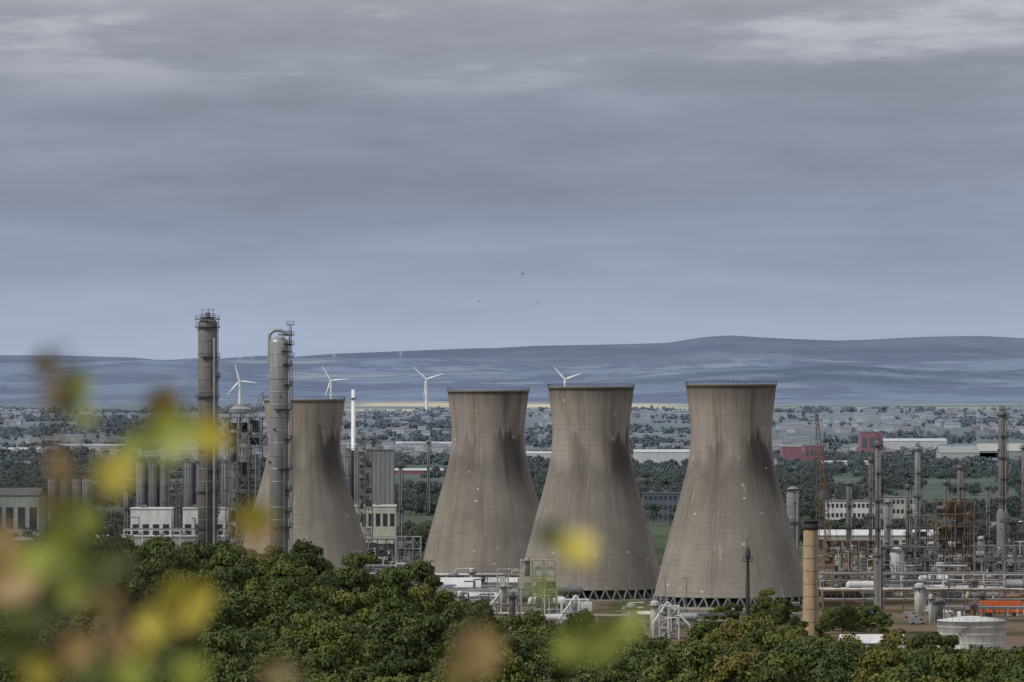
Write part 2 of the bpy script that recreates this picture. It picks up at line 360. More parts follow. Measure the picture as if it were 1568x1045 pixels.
def cooling_tower(px,d,top,rb,rot=0):
    mb=MB(); z0=4.2
    pr=[(rb*float(np.polyval(PF,f)),z0+(top-z0)*f) for f in np.linspace(0,1,56)]
    outer=pr+[(pr[-1][0]+.35,top+.02),(pr[-1][0]+.35,top+.9),(pr[-1][0]-.6,top+.9)]
    inner=[(r-.6,z) for r,z in reversed(pr)]
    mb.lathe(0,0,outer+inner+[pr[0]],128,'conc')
    n=40; r0=rb+1.3
    for i in range(n):
        a=2*math.pi*i/n
        for da in (-.5,.5):
            a2=a+da*2*math.pi/n
            mb.cyl((r0*math.cos(a),r0*math.sin(a),-.2),((rb-.2)*math.cos(a2),(rb-.2)*math.sin(a2),z0+.2),.38,.38,6,'mid')
    mb.lathe(0,0,[(rb+2.2,-.1),(rb+2.2,.9),(rb+1.8,.9),(rb+1.8,-.1)],64,'conc')
    mb.lathe(0,0,[(rb-3,0),(rb-3,3.9),(.1,3.9)],48,'dark')
    rr=pr[-1][0]+.3
    for i in range(72):
        a=2*math.pi*i/72; mb.beam((rr*math.cos(a),rr*math.sin(a),top+.8),(rr*math.cos(a),rr*math.sin(a),top+1.9),.09,'dark')
    mb.lathe(0,0,[(rr+.05,top+1.8),(rr+.05,top+1.9),(rr-.05,top+1.9)],72,'dark')
    for a in (math.radians(250),):
        for k in range(0,55):
            (ra,za),(rb_,zb)=pr[k],pr[k+1]
            for da in (-.6,.6):
                q=a+da/ra; mb.beam(((ra+.3)*math.cos(q),(ra+.3)*math.sin(q),za),((rb_+.3)*math.cos(q),(rb_+.3)*math.sin(q),zb),.06,'mid')
    mb.build('cooling_tower',(X(px,d),d,0),rot)
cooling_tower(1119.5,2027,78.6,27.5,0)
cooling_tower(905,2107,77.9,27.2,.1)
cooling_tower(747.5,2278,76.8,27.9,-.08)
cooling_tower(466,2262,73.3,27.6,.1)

# ---------------------------------------------------------------- columns
def arcpts(r,a0,a1,n=8): return [(r*math.cos(math.radians(a0+(a1-a0)*i/n)),r*math.sin(math.radians(a0+(a1-a0)*i/n))) for i in range(n+1)]
def deck(mb,r,z,a0,a1,w=1.6,mat='dark'):
    i=arcpts(r,a0,a1);o=arcpts(r+w,a0,a1); n=len(i)
    vs=[(x,y,z) for x,y in i]+[(x,y,z) for x,y in o]+[(x,y,z-.35) for x,y in i]+[(x,y,z-.35) for x,y in o]
    fs=[]
    for k in range(n-1):
        fs+=[(k,n+k,n+k+1,k+1),(2*n+k,2*n+k+1,3*n+k+1,3*n+k),(n+k,3*n+k,3*n+k+1,n+k+1)]
    mb.add(vs,fs,mat); mb.rail(o,z,1.2,'mid')
    for k in (1,n//2,n-2): mb.beam((*i[k],z-1.8),(*o[k],z-.3),.15,mat)
def column(name,px,d,r,h,decks,mat,ubend=None,top=0,skirt=True,pipe=-60,ladder=-20,base_r=None,dw=.5):
    mb=MB(); n=28
    if base_r: mb.lathe(0,0,[(base_r,0),(base_r,h*.35),(r,h*.38)],n,mat)
    mb.vessel(0,0,0,r,h,mat,n,.7)
    for k in range(1,int(h/4.5)): mb.lathe(0,0,[(r+.02,k*4.5),(r+.09,k*4.5+.05),(r+.09,k*4.5+.3),(r+.02,k*4.5+.35)],n,mat if k%3 else 'mid')
    for z,a0,a1 in decks: deck(mb,r,z,a0,a1,max(.9,r*dw))
    a=math.radians(pipe); pr=max(.22,r*.13)
    mb.cyl(((r+pr*2)*math.cos(a),(r+pr*2)*math.sin(a),2),((r+pr*2)*math.cos(a),(r+pr*2)*math.sin(a),h*.93),pr,pr,10,'silver')
    a=math.radians(pipe-35)
    mb.cyl(((r+pr*2)*math.cos(a),(r+pr*2)*math.sin(a),2),((r+pr*2)*math.cos(a),(r+pr*2)*math.sin(a),h*.6),pr*.6,pr*.6,8,'mid')
    a=math.radians(ladder); ex,ey=math.cos(a),math.sin(a)
    for da in (-.25,.25): mb.beam(((r+.6)*ex-da*ey,(r+.6)*ey+da*ex,1),((r+.6)*ex-da*ey,(r+.6)*ey+da*ex,h),.09,'dark')
    zz=2
    while zz<h: mb.beam(((r+.6)*ex-.3*ey,(r+.6)*ey+.3*ex,zz),((r+.6)*ex+.3*ey,(r+.6)*ey-.3*ex,zz),.07,'dark'); zz+=1.2
    for k in range(int(h/12)):
        a=math.radians(-150+37*(k*5%4)); z=6+k*11.5
        mb.cyl((r*.9*math.cos(a),r*.9*math.sin(a),z),((r+.8)*math.cos(a),(r+.8)*math.sin(a),z),.35,.35,10,'dark')
    if top:
        deck(mb,r*.2,h+.1,0,359,r*.6)
        mb.cyl((0,0,h-.5),(0,0,h+top*.55),r*.28,r*.28,10,mat)
        for q in (-.6,.1,.6): mb.beam((q*r,0,h),(q*r,0,h+top),.14,'dark')
        mb.beam((-.6*r,0,h+top*.8),(.6*r,0,h+top*.8),.14,'dark')
    if ubend:
        R=ubend; pts=[Vector((R*math.cos(t)-.15*R,0,h+R*.75*math.sin(t))) for t in np.linspace(math.pi,0,13)]
        pts=[Vector((pts[0].x,0,h*.90))]+pts
        for p,q in zip(pts,pts[1:]): mb.cyl(p,q,r*.2,r*.2,10,mat)
    return mb.build(name,(X(px,d),d,0))
s2=2000/FP
column('distillation_column',318,2000,3.4,(934-486)*s2,[(z*s2,a,b) for z,a,b in ((446,-180,0),(434,-180,0),(388,-120,30),(358,-60,60),(327,-180,0),(286,-70,50),(245,-150,20),(214,-80,40),(182,-180,10),(150,-60,40),(126,-180,0),(60,-180,20))],'grey',top=3.2,pipe=-55,dw=.3)
column('distillation_column',427,2000,3.25,(934-515)*s2,[(z*s2,a,b) for z,a,b in ((422,-90,90),(408,-50,60),(397,-70,60),(376,-60,40),(345,-50,40),(308,-110,60),(262,-50,40),(217,-90,40),(185,-50,40),(152,-60,40),(128,-130,40))],'silver',ubend=2.9,pipe=-25,ladder=-5,dw=.42)
mb=MB()
mb.truss((0,0,0),(0,0,(934-498)*s2),1.6,50,'mid',.12)
for zz in (436,420,405,388): mb.box(0,0,zz*s2,2.6,2,.3,'dark'); mb.rail([(-1.3,-1),(1.3,-1),(1.3,1),(-1.3,1)],zz*s2+.3,1.1,'dark',True)
mb.build('access_ladder_tower',(X(442,2000)+.6,2000.5,0))

def pxcol(name,px,ptop,base,wpx,mat,nd=3,**k):
    d=DG(base); s=d/FP; h=(base-ptop)*s; r=wpx*s/2
    column(name,px,d,r,h,[(h*(.97-.8*i/max(1,nd)),-180+60*(i%2),20+30*(i%2)) for i in range(nd)],mat,**k)
pxcol('fractionating_column',1344,674,938,9,'grey',5,top=2.0,base_r=1.5)
pxcol('fractionating_column',1405,683,862,9,'silver',4,top=1.6)
pxcol('fractionating_column',1470,712,862,9,'grey',4,top=1.2)
pxcol('fractionating_column',1535,628,872,13,'grey',6,top=1.8,base_r=2.6)
pxcol('fractionating_column',1300,737,862,9,'grey',3)
pxcol('fractionating_column',1359,765,900,12,'silver',3)
pxcol('process_vessel',1373,838,905,22,'white',1)
pxcol('process_vessel',1214,745,872,19,'silver',2)
pxcol('fractionating_column',1333,700,862,6,'mid',3)
pxcol('fractionating_column',1390,742,880,7,'mid',3)
pxcol('fractionating_column',1448,735,885,7,'mid',3)
pxcol('fractionating_column',1512,742,885,6,'mid',3)
pxcol('vent_stack',613,708,880,5,'mid',2)
pxcol('vent_stack',193,745,860,7,'mid',3)
pxcol('vent_stack',1568,680,880,8,'grey',3)
pxcol('vent_stack',656,674,790,5,'grey',1)

mb=MB(); d=3400; hh=Z(597,d); mb.lathe(0,0,[(1.5,0),(1.1,hh),(.9,hh),(.9,hh-1)],16,'turb'); mb.lathe(0,0,[(1.2,hh*.93),(2,hh*.93),(2,hh*.94),(1.1,hh*.94)],16,'mid',False); mb.build('slim_chimney',(X(541,d),d,0))

# buff brick chimney
d=1790; mb=MB(); s=d/FP; ht=(972-797)*s; r=11.8*s
mb.lathe(0,0,[(r*1.08,0),(r*.97,ht-3.0)],24,'buff'); mb.lathe(0,0,[(r*.97,ht-3),(r*1.06,ht-2.9),(r*1.06,ht-1.6),(r*.95,ht-1.5),(r*.95,ht-.6),(r*1.1,ht-.5),(r*1.1,ht),(r*.7,ht),(r*.7,ht-3)],24,'black')
for k in range(1,8): mb.lathe(0,0,[(r*1.09-k*.02,k*4.),(r*1.1-k*.02,k*4.+.02),(r*1.1-k*.02,k*4.+.14),(r*1.08-k*.02,k*4.+.16)],24,'brown')
for da in (-.25,.25): mb.beam((r*.5+da,-r*1.02,0),(r*.5+da,-r*.95,ht-3),.08,'dark')
mb.build('brick_chimney',(X(1241.5,d),d,0))
d=1760; s=d/FP; mb=MB(); ht=(978-838)*s
mb.lathe(0,0,[(.65,0),(.35,ht-4)],10,'dark'); mb.truss((0,.2,0),(0,.2,ht-4),1.3,24,'dark',.11)
mb.lathe(0,0,[(.3,ht-4.2),(.8,ht-3.6),(.9,ht-1.5),(.5,ht-.6),(.5,ht)],14,'dark'); mb.beam((0,0,ht),(0,0,ht+3.5),.15,'dark')
mb.rail([(-1.4,-1.4),(1.4,-1.4),(1.4,1.4),(-1.4,1.4)],ht-4.2,1.1,'dark',True); mb.box(0,0,ht-4.5,2.8,2.8,.3,'dark')
mb.build('flare_stack',(X(1145,d),d,0))

# ---------------------------------------------------------------- steel structures, racks, clutter
def frame(mb,w,dp,h,lev,bx,mat,seed,fill=.6,vm=('mid','silver','grey'),t=.34):
    rg=random.Random(seed); xs=np.linspace(-w/2,w/2,bx+1); zs=np.linspace(0,h,lev+1)
    for y in (-dp/2,dp/2):
        for x in xs: mb.beam((x,y,0),(x,y,h),t*1.2,mat)
        for z in zs[1:]:
            mb.beam((-w/2,y,z),(w/2,y,z),t,mat)
        for i in range(bx):
            for j in range(lev):
                if rg.random()<.45: 
                    a,b=(xs[i],xs[i+1]) if rg.random()<.5 else (xs[i+1],xs[i])
                    mb.beam((a,y,zs[j]),(b,y,zs[j+1]),t*.6,mat)
    for z in zs[1:]:
        for x in xs: mb.beam((x,-dp/2,z),(x,dp/2,z),t,mat)
        if rg.random()<.85:
            mb.box(0,0,z-.15,w*.98,dp*.98,.12,'dark'); mb.rail([(-w/2,-dp/2-.3),(w/2,-dp/2-.3)],z,1.2,'mid'); 
    for j in range(lev):
        for i in range(bx):
            if rg.random()<fill:
                cx=(xs[i]+xs[i+1])/2; z=zs[j]+.2; bw=(xs[1]-xs[0]); bh=zs[1]-zs[0]; k=rg.random(); m=rg.choice(vm)
                if k<.4: mb.vessel(cx,rg.uniform(-.2,.2)*dp,z,bw*rg.uniform(.18,.34),bh*rg.uniform(.6,1.2),m,12)
                elif k<.7: mb.cyl((cx-bw*.4,-.1*dp,z+bh*.4),(cx+bw*.4,-.1*dp,z+bh*.4),bh*.22,bh*.22,12,m)
                else: mb.box(cx,-.1*dp,z,bw*.6,dp*.4,bh*.55,m)
    for k in range(bx*2):
        x=rg.uniform(-w/2,w/2); a=rg.uniform(0,h*.5); bb=a+rg.uniform(.2,.5)*h; y=-dp/2-.4
        mb.cyl((x,y,a),(x,y,bb),.16,.16,6,rg.choice(vm)); mb.cyl((x,y,bb),(x+rg.uniform(-4,4),y,bb),.16,.16,6,rg.choice(vm))
def rack(mb,w,h,lev,npipe,seed,mat='mid',dp=6,pm=('silver','mid','grey','white'),sp=7):
    rg=random.Random(seed); n=max(1,int(w/sp))
    for i in range(n+1):
        x=-w/2+w*i/n
        for y in (-dp/2,dp/2): mb.beam((x,y,0),(x,y,h),.3,mat)
        for l in range(lev):
            z=h*(l+1)/lev; mb.beam((x,-dp/2,z),(x,dp/2,z),.3,mat)
    for l in range(lev):
        z=h*(l+1)/lev
        for k in range(npipe):
            r=rg.uniform(.14,.38); y=-dp/2+dp*(k+.5)/npipe; a=-w/2; b=w/2
            a+=rg.random()*w*.6*(rg.random()<.6)
            b-=rg.random()*w*.35*(rg.random()<.6)
            m=rg.choice(pm); mb.cyl((a,y,z+.2+r),(b,y,z+.2+r),r,r,8,m)
            for _ in range(2):
                q=rg.uniform(a,b); up=rg.choice([rg.uniform(1,5),-z*.7]); mb.cyl((q,y,z+r),(q,y,z+r+up),r*.8,r*.8,8,m)
                if up>0: mb.cyl((q,y,z+r+up),(q+rg.uniform(-6,6),y,z+r+up),r*.8,r*.8,8,m)
        for y in (-dp/2,dp/2): mb.beam((-w/2,y,z),(w/2,y,z),.22,mat)
def place(fn,name,pxa,pxb,base,ptop,*a,**k):
    d=DG(base); s=d/FP; w=(pxb-pxa)*s; h=(base-ptop)*s; mb=MB(); dp=k.pop('dp',8)
    if fn is frame: frame(mb,w,dp,h,*a,**k)
    else: fn(mb,w,h,*a,**k)
    return mb.build(name,(X((pxa+pxb)/2,d),d,0),random.uniform(-.06,.06))
SP='steel_process_structure'
place(frame,SP,348,400,890,640,11,3,'mid',1,dp=13,t=.34,fill=.7,vm=('mid','grey','dark','silver'))
place(frame,SP,352,384,888,622,3,2,'grey',51,dp=8,t=.3,fill=.7,vm=('silver','mid'))
d=DG(890); s=d/FP; mb=MB(); mb.lathe(0,0,[(4.6,0),(4.6,1.4),(2.4,2.6),(2.4,3.2),(.01,3.5)],12,'silver',False); mb.rail(arcpts(5.2,0,360,16),.1,1.3,'mid'); mb.box(0,0,-.4,10,8,.35,'dark'); mb.build('vessel_head_platform',(X(368,d),d,Z(632,d)))
mb=MB(); mb.truss((0,0,Z(645,d)),(4,0,Z(600,d)),1.5,9,'mid',.16); mb.beam((4,0,Z(600,d)),(-3,0,Z(622,d)),.12,'mid'); mb.truss((-5,0,Z(645,d)),(-2,0,Z(618,d)),1,5,'mid',.14); mb.box(0,0,Z(649,d),3,3,1.4,'mid'); mb.build('derrick_crane',(X(388,d),d,0))
place(frame,SP,548,570,880,680,10,2,'mid',3,dp=8,t=.26)
place(frame,SP,1432,1490,885,768,6,4,'rust',4,dp=10,fill=.8,vm=('grey','brown','mid','rust'))
place(frame,SP,1262,1340,905,828,4,6,'brown',5,dp=10,fill=.7,vm=('brown','grey','cream','rust'))
place(frame,SP,1340,1430,900,838,3,6,'mid',6,dp=10,fill=.8)
place(frame,SP,1492,1568,905,836,3,5,'mid',7,dp=10,fill=.8)
place(frame,SP,1395,1432,880,790,5,3,'mid',47,dp=8,fill=.8,vm=('rust','grey','mid'))
place(frame,SP,1540,1600,890,800,5,4,'dark',48,dp=8,fill=.8,vm=('grey','mid','white'))
place(frame,SP,1250,1262,890,700,9,1,'rust',8,dp=4,fill=.2,t=.22)
place(frame,SP,798,852,955,858,4,3,'cream',11,dp=9,fill=.5,vm=('white','silver','mid'),t=.2)
place(frame,SP,762,794,950,872,3,2,'cream',12,dp=8,fill=.6,vm=('white','silver'),t=.2)
place(frame,SP,860,900,975,918,3,3,'white',15,dp=8,fill=.7,vm=('white','silver'),t=.22)
place(frame,SP,1010,1040,978,928,3,2,'white',16,dp=8,fill=.7,vm=('white','silver'),t=.22)
place(frame,SP,608,645,895,822,4,3,'white',13,dp=8,fill=.5,vm=('white','silver'),t=.22)
place(frame,SP,552,604,892,826,4,4,'mid',14,dp=8,fill=.7,vm=('white','silver','grey'),t=.24)
for i,(a,b_,ba,to,lv) in enumerate([(545,660,905,868,3),(600,800,915,882,2),(640,790,938,905,2),(690,900,955,928,2),(1010,1250,962,942,2),(1250,1420,915,880,3),(1380,1600,912,880,3),(1260,1600,935,905,2),(1240,1480,892,868,2),(1440,1640,950,932,1),(185,365,868,822,3),(0,190,862,835,2),(130,420,875,840,3),(860,1010,965,945,2),(1280,1600,878,852,3),(1300,1500,868,838,3)]):
    place(rack,'pipe_rack',a,b_,ba,to,lv,5,20+i,mat=['mid','grey','white','brown'][i%4])
for (pa,ya,pb,yb,base) in ((856,948,882,912,975),(882,912,905,945,975),(1000,955,1022,922,975),(1022,922,1056,958,975),(745,935,768,905,955)):
    d=DG(base); mb=MB(); xa,xb=X(pa,d),X(pb,d); x0=(xa+xb)/2
    for oy in (-1,0,1): mb.cyl((xa-x0,oy,Z(ya,d)),(xb-x0,oy,Z(yb,d)),.38,.38,10,'white')
    for f in (0,.5,1): 
        q=xa-x0+(xb-xa)*f; zt=Z(ya+(yb-ya)*f,d)
        for oy in (-1.2,1.2): mb.beam((q,oy,0),(q,oy,zt),.22,'white')
        mb.beam((q,-1.2,0),(q,1.2,zt),.14,'mid')
    mb.rail([(xa-x0,-1.6),(xb-x0,-1.6)],min(Z(ya,d),Z(yb,d)),1.2,'white'); mb.build('transfer_pipe',(x0,d,0))
def clutter(name,pxa,pxb,b0,b1,n,seed,mats):
    rg=random.Random(seed)
    for i in range(n):
        base=rg.uniform(b0,b1); d=DG(base); px=rg.uniform(pxa,pxb); mb=MB(); k=rg.random(); m=rg.choice(mats)
        if k<.4:
            r=rg.uniform(.7,2.0); h=rg.uniform(4,12); mb.vessel(0,0,0,r,h,m,16); deck(mb,r,h*.85,-150,-20,.9); mb.cyl((r+.4,-.5,0),(r+.4,-.5,h*.9),.18,.18,6,'silver'); nm='process_vessel'
        elif k<.65:
            r=rg.uniform(.9,1.7); mb.hvessel(0,0,r+rg.uniform(1.5,4),r,rg.uniform(6,12),m); nm='horizontal_drum'
        elif k<.85:
            h=rg.uniform(8,18); mb.cyl((0,0,0),(0,0,h),.2,.1,6,'mid'); mb.beam((-1,0,h),(1,0,h),.16,'mid'); mb.box(-1,0,h-.25,.9,.5,.2,'silver'); mb.box(1,0,h-.25,.9,.5,.2,'silver'); nm='lamp_post'
        else:
            w=rg.uniform(5,12); h=rg.uniform(3,5); mb.box(0,0,0,w,6,h,m); mb.box(0,0,h,w+.5,6.5,.3,'mid'); 
            for q in np.arange(-w/2+1,w/2-1,2): mb.box(q,-3.02,1.2,1.1,.1,1.2,'glass')
            nm='plant_cabin'
        mb.build(nm,(X(px,d),d,0),rg.uniform(-.2,.2))
clutter('c',545,650,870,900,20,31,['white','silver','cream'])
clutter('c',640,900,912,962,38,32,['white','silver','white','mid'])
clutter('c',1255,1568,870,925,66,33,['white','silver','grey','brown','cream','mid'])
clutter('c',960,1060,955,972,8,34,['white','silver'])
clutter('c',1260,1568,835,868,42,35,['white','cream','grey','mid'])
clutter('c',1380,1568,925,960,12,38,['white','grey','brown'])
clutter('c',150,400,845,875,26,36,['white','silver','grey'])
clutter('c',0,150,825,865,12,37,['white','grey','rust'])

# ---------------------------------------------------------------- silos & buildings
def building(name,pxa,pxb,base,ptop,mat,dp=25,rows=0,roofm='white',pitch=.0,nwin=8,band=None,rz=0):
    d=DG(base) if base>700 else None
    if d is None or d>5000:
        d=5000
        while d<12500 and H-(base-HY)/FP*d>hgt(X((pxa+pxb)/2,d),d): d+=20
    s=d/FP; w=(pxb-pxa)*s; h=(base-ptop)*s; x=X((pxa+pxb)/2,d); z=hgt(x,d); mb=MB()
    hw=h*(1-pitch); e=dp/2
    mb.box(0,0,-2,w,dp,hw+2,mat)
    if pitch:
        rz_=h
        mb.add([(-w/2-.4,-e-.5,hw),(w/2+.4,-e-.5,hw),(w/2+.4,0,rz_),(-w/2-.4,0,rz_),(w/2+.4,e+.5,hw),(-w/2-.4,e+.5,hw)],[(0,1,2,3),(3,2,4,5),(0,3,5),(1,4,2),(0,5,4,1)],roofm)
    else:
        mb.box(0,0,hw,w+.6,dp+.6,.5,roofm)
        for q in range(int(w/9)): mb.box(-w/2+5+q*9,0,hw+.5,2.4,2.4,1.2,'mid')
    if band: mb.box(0,-.06,hw*.08,w+.12,dp+.0,hw*.3,band)
    for r in range(rows):
        z0=hw*(r+.35)/rows
        for q in range(nwin): 
            xx=-w/2+w*(q+.5)/nwin; mb.box(xx,-e-.04,z0,w/nwin*.62,.14,hw/rows*.42,'glass')
    if not rows:
        for q in range(max(1,int(w/22))): mb.box(-w/2+11+q*22,-e-.04,0,4.5,.14,min(5,hw*.6),'mid')
    mb.build(name,(x,d+e,z),rz)
def silos(name,xs,base,ptop,rpx,mat,deckm=True,low=None):
    d=DG(base); s=d/FP; h=(base-ptop)*s; r=rpx*s; x0=X(sum(xs)/len(xs),d); mb=MB()
    for px in xs:
        cx=X(px,d)-x0
        mb.lathe(cx,0,[(.3,h*.1),(r,h*.25),(r,h-r*.25),(r*.3,h),(.01,h)],20,mat)
        for k in range(6):
            a=k*math.pi/3; mb.beam((cx+r*.9*math.cos(a),r*.9*math.sin(a),0),(cx+r*.9*math.cos(a),r*.9*math.sin(a),h*.27),.35,'mid')
        for k in range(1,5): mb.lathe(cx,0,[(r+.02,h*(.25+.17*k)),(r+.12,h*(.25+.17*k)+.1),(r+.02,h*(.25+.17*k)+.3)],20,mat)
        mb.cyl((cx-r*.5,-r*1.0,h*.3),(cx-r*.5,-r*1.0,h),.18,.18,6,'silver')
    w=X(max(xs),d)-X(min(xs),d)
    mb.box((X(max(xs),d)+X(min(xs),d))/2-x0,0,h+.1,w+2*r,r*1.2,.3,'mid'); mb.rail([(X(min(xs),d)-x0-r,-r*.6),(X(max(xs),d)-x0+r,-r*.6)],h+.3,1.3,'mid')
    mb.build(name,(x0,d,0))
silos('storage_silos',[217,235,252],862,708,8.6,'silo'); silos('storage_silos',[290,308],862,708,8.6,'silo'); silos('storage_silos',[346,358],862,708,8,'silo')
silos('storage_silos',[82,100,118,133],842,733,8.5,'grey')
silos('storage_silos',[533,549],856,688,9,'silo')
place(frame,'silo_stair_tower',259,281,864,705,9,2,'mid',41,dp=7,fill=.3,t=.24)
place(frame,'silo_stair_tower',322,338,864,700,9,1,'mid',42,dp=7,fill=.3,t=.24)
building('corrugated_silo_block',566,603,858,690,'corr',22,0,'mid')
building('packing_plant',200,262,880,780,'white',20,1,'white',0,4); building('packing_plant',280,360,880,780,'white',20,1,'cream',0,5)
building('packing_plant',530,606,868,776,'cream',20,2,'white',0,7)
building('control_building',196,440,884,822,'silver',8,1,'white',0,20)
place(rack,'pipe_rack',190,420,889,812,4,6,77,mat='white')
building('process_building',-30,60,838,748,'pgreen',40,1,'roof',.12,5)
building('warehouse',60,180,868,838,'rust',25,0,'brown',.3)
building('warehouse',648,735,925,886,'white',26,0,'white',.35,8)
building('warehouse',700,760,935,908,'white',14,1,'white',.2,6)
building('warehouse',745,800,908,885,'white',14,0,'white',.3,6)
building('office_block',1265,1345,812,768,'white',20,3,'mid',0,12)
building('office_block',1345,1405,806,762,'cream',20,3,'mid',0,9)
building('warehouse',1480,1560,830,800,'white',25,0,'mid',.25)
building('office_block',985,1045,800,756,'bgrey',20,3,'roof',0,8)
building('storage_shed',1250,1430,852,812,'cream',22,1,'white',.2,14,'brown')
building('warehouse',972,1068,714,689,'white',60,0,'white',.15)
building('warehouse',800,845,712,692,'white',60,0,'white',.15)
building('warehouse',1440,1530,712,684,'cream',60,0,'pgreen',.35)
building('warehouse',1500,1600,712,680,'pgreen',60,0,'cream',.35)
building('warehouse',1340,1450,690,672,'white',60,0,'white',.2)
building('red_factory',1198,1228,708,684,'red',50,0,'white',0); building('red_factory',1232,1262,706,684,'red',40,1,'red',0,4)
building('red_factory',1318,1352,700,662,'red',40,1,'mid',0,3)
building('warehouse',1130,1190,722,704,'white',50,0,'mid',.2)
building('warehouse',1262,1330,716,706,'white',50,0,'white',.2)
building('warehouse',600,690,727,718,'red',50,0,'white',.3); building('warehouse',606,692,690,677,'white',60,0,'white',.2)
building('warehouse',0,60,698,686,'white',60,0,'white',.2); building('warehouse',90,190,692,681,'white',60,0,'white',.2)
building('warehouse',190,300,697,688,'cream',60,0,'mid',.2); building('warehouse',1365,1400,702,694,'white',60,0,'white',.2)
building('low_store',1290,1385,1003,973,'white',16,0,'white',.4,4)
building('gatehouse',1262,1310,925,906,'brown',10,1,'roof',0,5)
# town houses: one mesh
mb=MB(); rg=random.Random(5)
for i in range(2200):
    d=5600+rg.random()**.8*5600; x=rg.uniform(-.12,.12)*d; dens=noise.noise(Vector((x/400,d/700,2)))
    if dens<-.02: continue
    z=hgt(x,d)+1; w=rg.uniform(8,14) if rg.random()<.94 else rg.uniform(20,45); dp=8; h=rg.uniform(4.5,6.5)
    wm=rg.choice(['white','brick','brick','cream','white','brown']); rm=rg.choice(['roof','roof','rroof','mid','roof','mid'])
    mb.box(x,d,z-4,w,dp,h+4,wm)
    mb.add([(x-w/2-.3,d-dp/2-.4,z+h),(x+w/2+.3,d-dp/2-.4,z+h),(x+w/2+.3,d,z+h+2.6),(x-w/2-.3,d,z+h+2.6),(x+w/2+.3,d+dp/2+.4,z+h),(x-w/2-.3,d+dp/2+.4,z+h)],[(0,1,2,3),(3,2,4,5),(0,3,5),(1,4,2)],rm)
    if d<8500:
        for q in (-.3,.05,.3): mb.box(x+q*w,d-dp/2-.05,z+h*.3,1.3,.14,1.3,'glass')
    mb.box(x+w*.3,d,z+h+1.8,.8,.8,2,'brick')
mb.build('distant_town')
def tank(px,base,ptop,wpx,mat='white'):
    d=DG(base); s=d/FP; r=wpx*s/2; h=(base-ptop)*s; mb=MB()
    mb.lathe(0,0,[(r,0),(r,h*.86),(r+.15,h*.86),(r+.15,h*.88),(r*.5,h*.96),(.01,h)],48,mat)
    for k in (.25,.5,.7): mb.lathe(0,0,[(r+.01,h*k),(r+.1,h*k),(r+.1,h*k+.15),(r+.01,h*k+.15)],48,mat)
    mb.rail(arcpts(r-.1,180,360,14),h*.87,1.1,'mid')
    for k in range(14):
        a=math.radians(200+k*5); mb.box((r+.5)*math.cos(a),(r+.5)*math.sin(a),h*.86*k/14,1,.9,.15,'mid',a)
    mb.cyl((r*.3,-r*.2,h*.9),(r*.3,-r*.2,h+.9),.3,.3,8,'mid'); mb.build('storage_tank',(X(px,d),d,0))
tank(1487,998,943,104); tank(35,862,822,38,'silver')
# red crawler crane
d=2350; mb=MB(); zt=Z(633,d); zb=1.5
mb.truss((0,0,zb),(X(1250,d)-X(1274,d),0,zt),1.9,34,'rust',.24)
mb.beam((X(1250,d)-X(1274,d),0,zt),(3,0,12),.12,'dark'); mb.beam((X(1250,d)-X(1274,d),0,zt),(X(1250,d)-X(1274,d)-1,0,zt-30),.1,'dark')
mb.box(2,0,1.2,7,3.4,3,'red'); mb.box(5,0,1.5,2,3.6,2.4,'dark'); mb.box(-1,-1.4,1.4,1.8,1.4,2.2,'glass')
for k in (-2,2): 
    mb.box(1,k,0,7.5,1,1.2,'black')
mb.build('crawler_crane',(X(1274,d),d,0))
d=2450; mb=MB(); mb.truss((0,0,0),(-1.5,0,Z(662,d)),1.5,24,'dark',.18); mb.box(0,0,0,3,3,3,'rust'); mb.build('lattice_mast',(X(1268,d),d,0))
def wheel(mb,x,y,r=.5): mb.cyl((x,y-.18,r),(x,y+.18,r),r,r,14,'black')
mb=MB(); L=13
mb.box(0,0,1.2,L,2.6,3.6,'orange'); mb.box(0,0,.95,L,2.2,.22,'dark')
for q in range(12): mb.box(-L/2+.6+q*1.07,-1.33,1.3,.12,.08,3.4,'orange')
for x in (-5.4,-4.2,-3,4.2): wheel(mb,x,-1.15);wheel(mb,x,1.15)
mb.box(L/2+1.5,0,.8,2.2,2.5,2.9,'white'); mb.box(L/2+2.0,-.02,2.3,1.25,2.56,1.0,'glass'); wheel(mb,L/2+1.4,-1.15);wheel(mb,L/2+1.4,1.15)
d=DG(944); o=mb.build('articulated_lorry',(X(1532,d),d,0),.03); o.scale=(1.1,1.1,1.1)
def van(px,base,m='white',rz=0):
    d=DG(base); mb=MB()
    pr=[(-2.6,.35),(2.5,.35),(2.6,1.0),(1.9,1.25),(1.2,2.1),(-2.5,2.2),(-2.6,1.9)]
    n=len(pr); mb.add([(x,-.95,z) for x,z in pr]+[(x,.95,z) for x,z in pr],[tuple(range(n)),tuple(range(2*n-1,n-1,-1))]+[(i,i+n,(i+1)%n+n,(i+1)%n) for i in range(n)],m)
    mb.box(.9,0,1.3,.9,1.94,.55,'glass')
    for x in (-1.7,1.7): wheel(mb,x,-.85,.36);wheel(mb,x,.85,.36)
    mb.build('van',(X(px,d),d,0),rz)
for a in ((1447,940,'white'),(1452,950,'white',.3),(1395,946,'silver'),(1300,950,'red',.1),(1420,938,'white',3.1),(1330,942,'blue'),(1475,946,'white',1),(1405,956,'silver',.2)): van(*a)
mb=MB(); mb.box(0,0,0,6,2.4,2.6,'blue'); [mb.box(-2.7+q*.6,-1.22,.1,.1,.06,2.4,'blue') for q in range(10)]; d=DG(938); mb.build('shipping_container',(X(1488,d),d,0))
mb=MB(); mb.add([(X(900,1890),1890,.02),(X(1900,1890),1890,.02),(X(1900,1890),1898,.02),(X(900,1890),1898,.02)],[(0,1,2,3)],'asphalt'); mb.build('service_road')
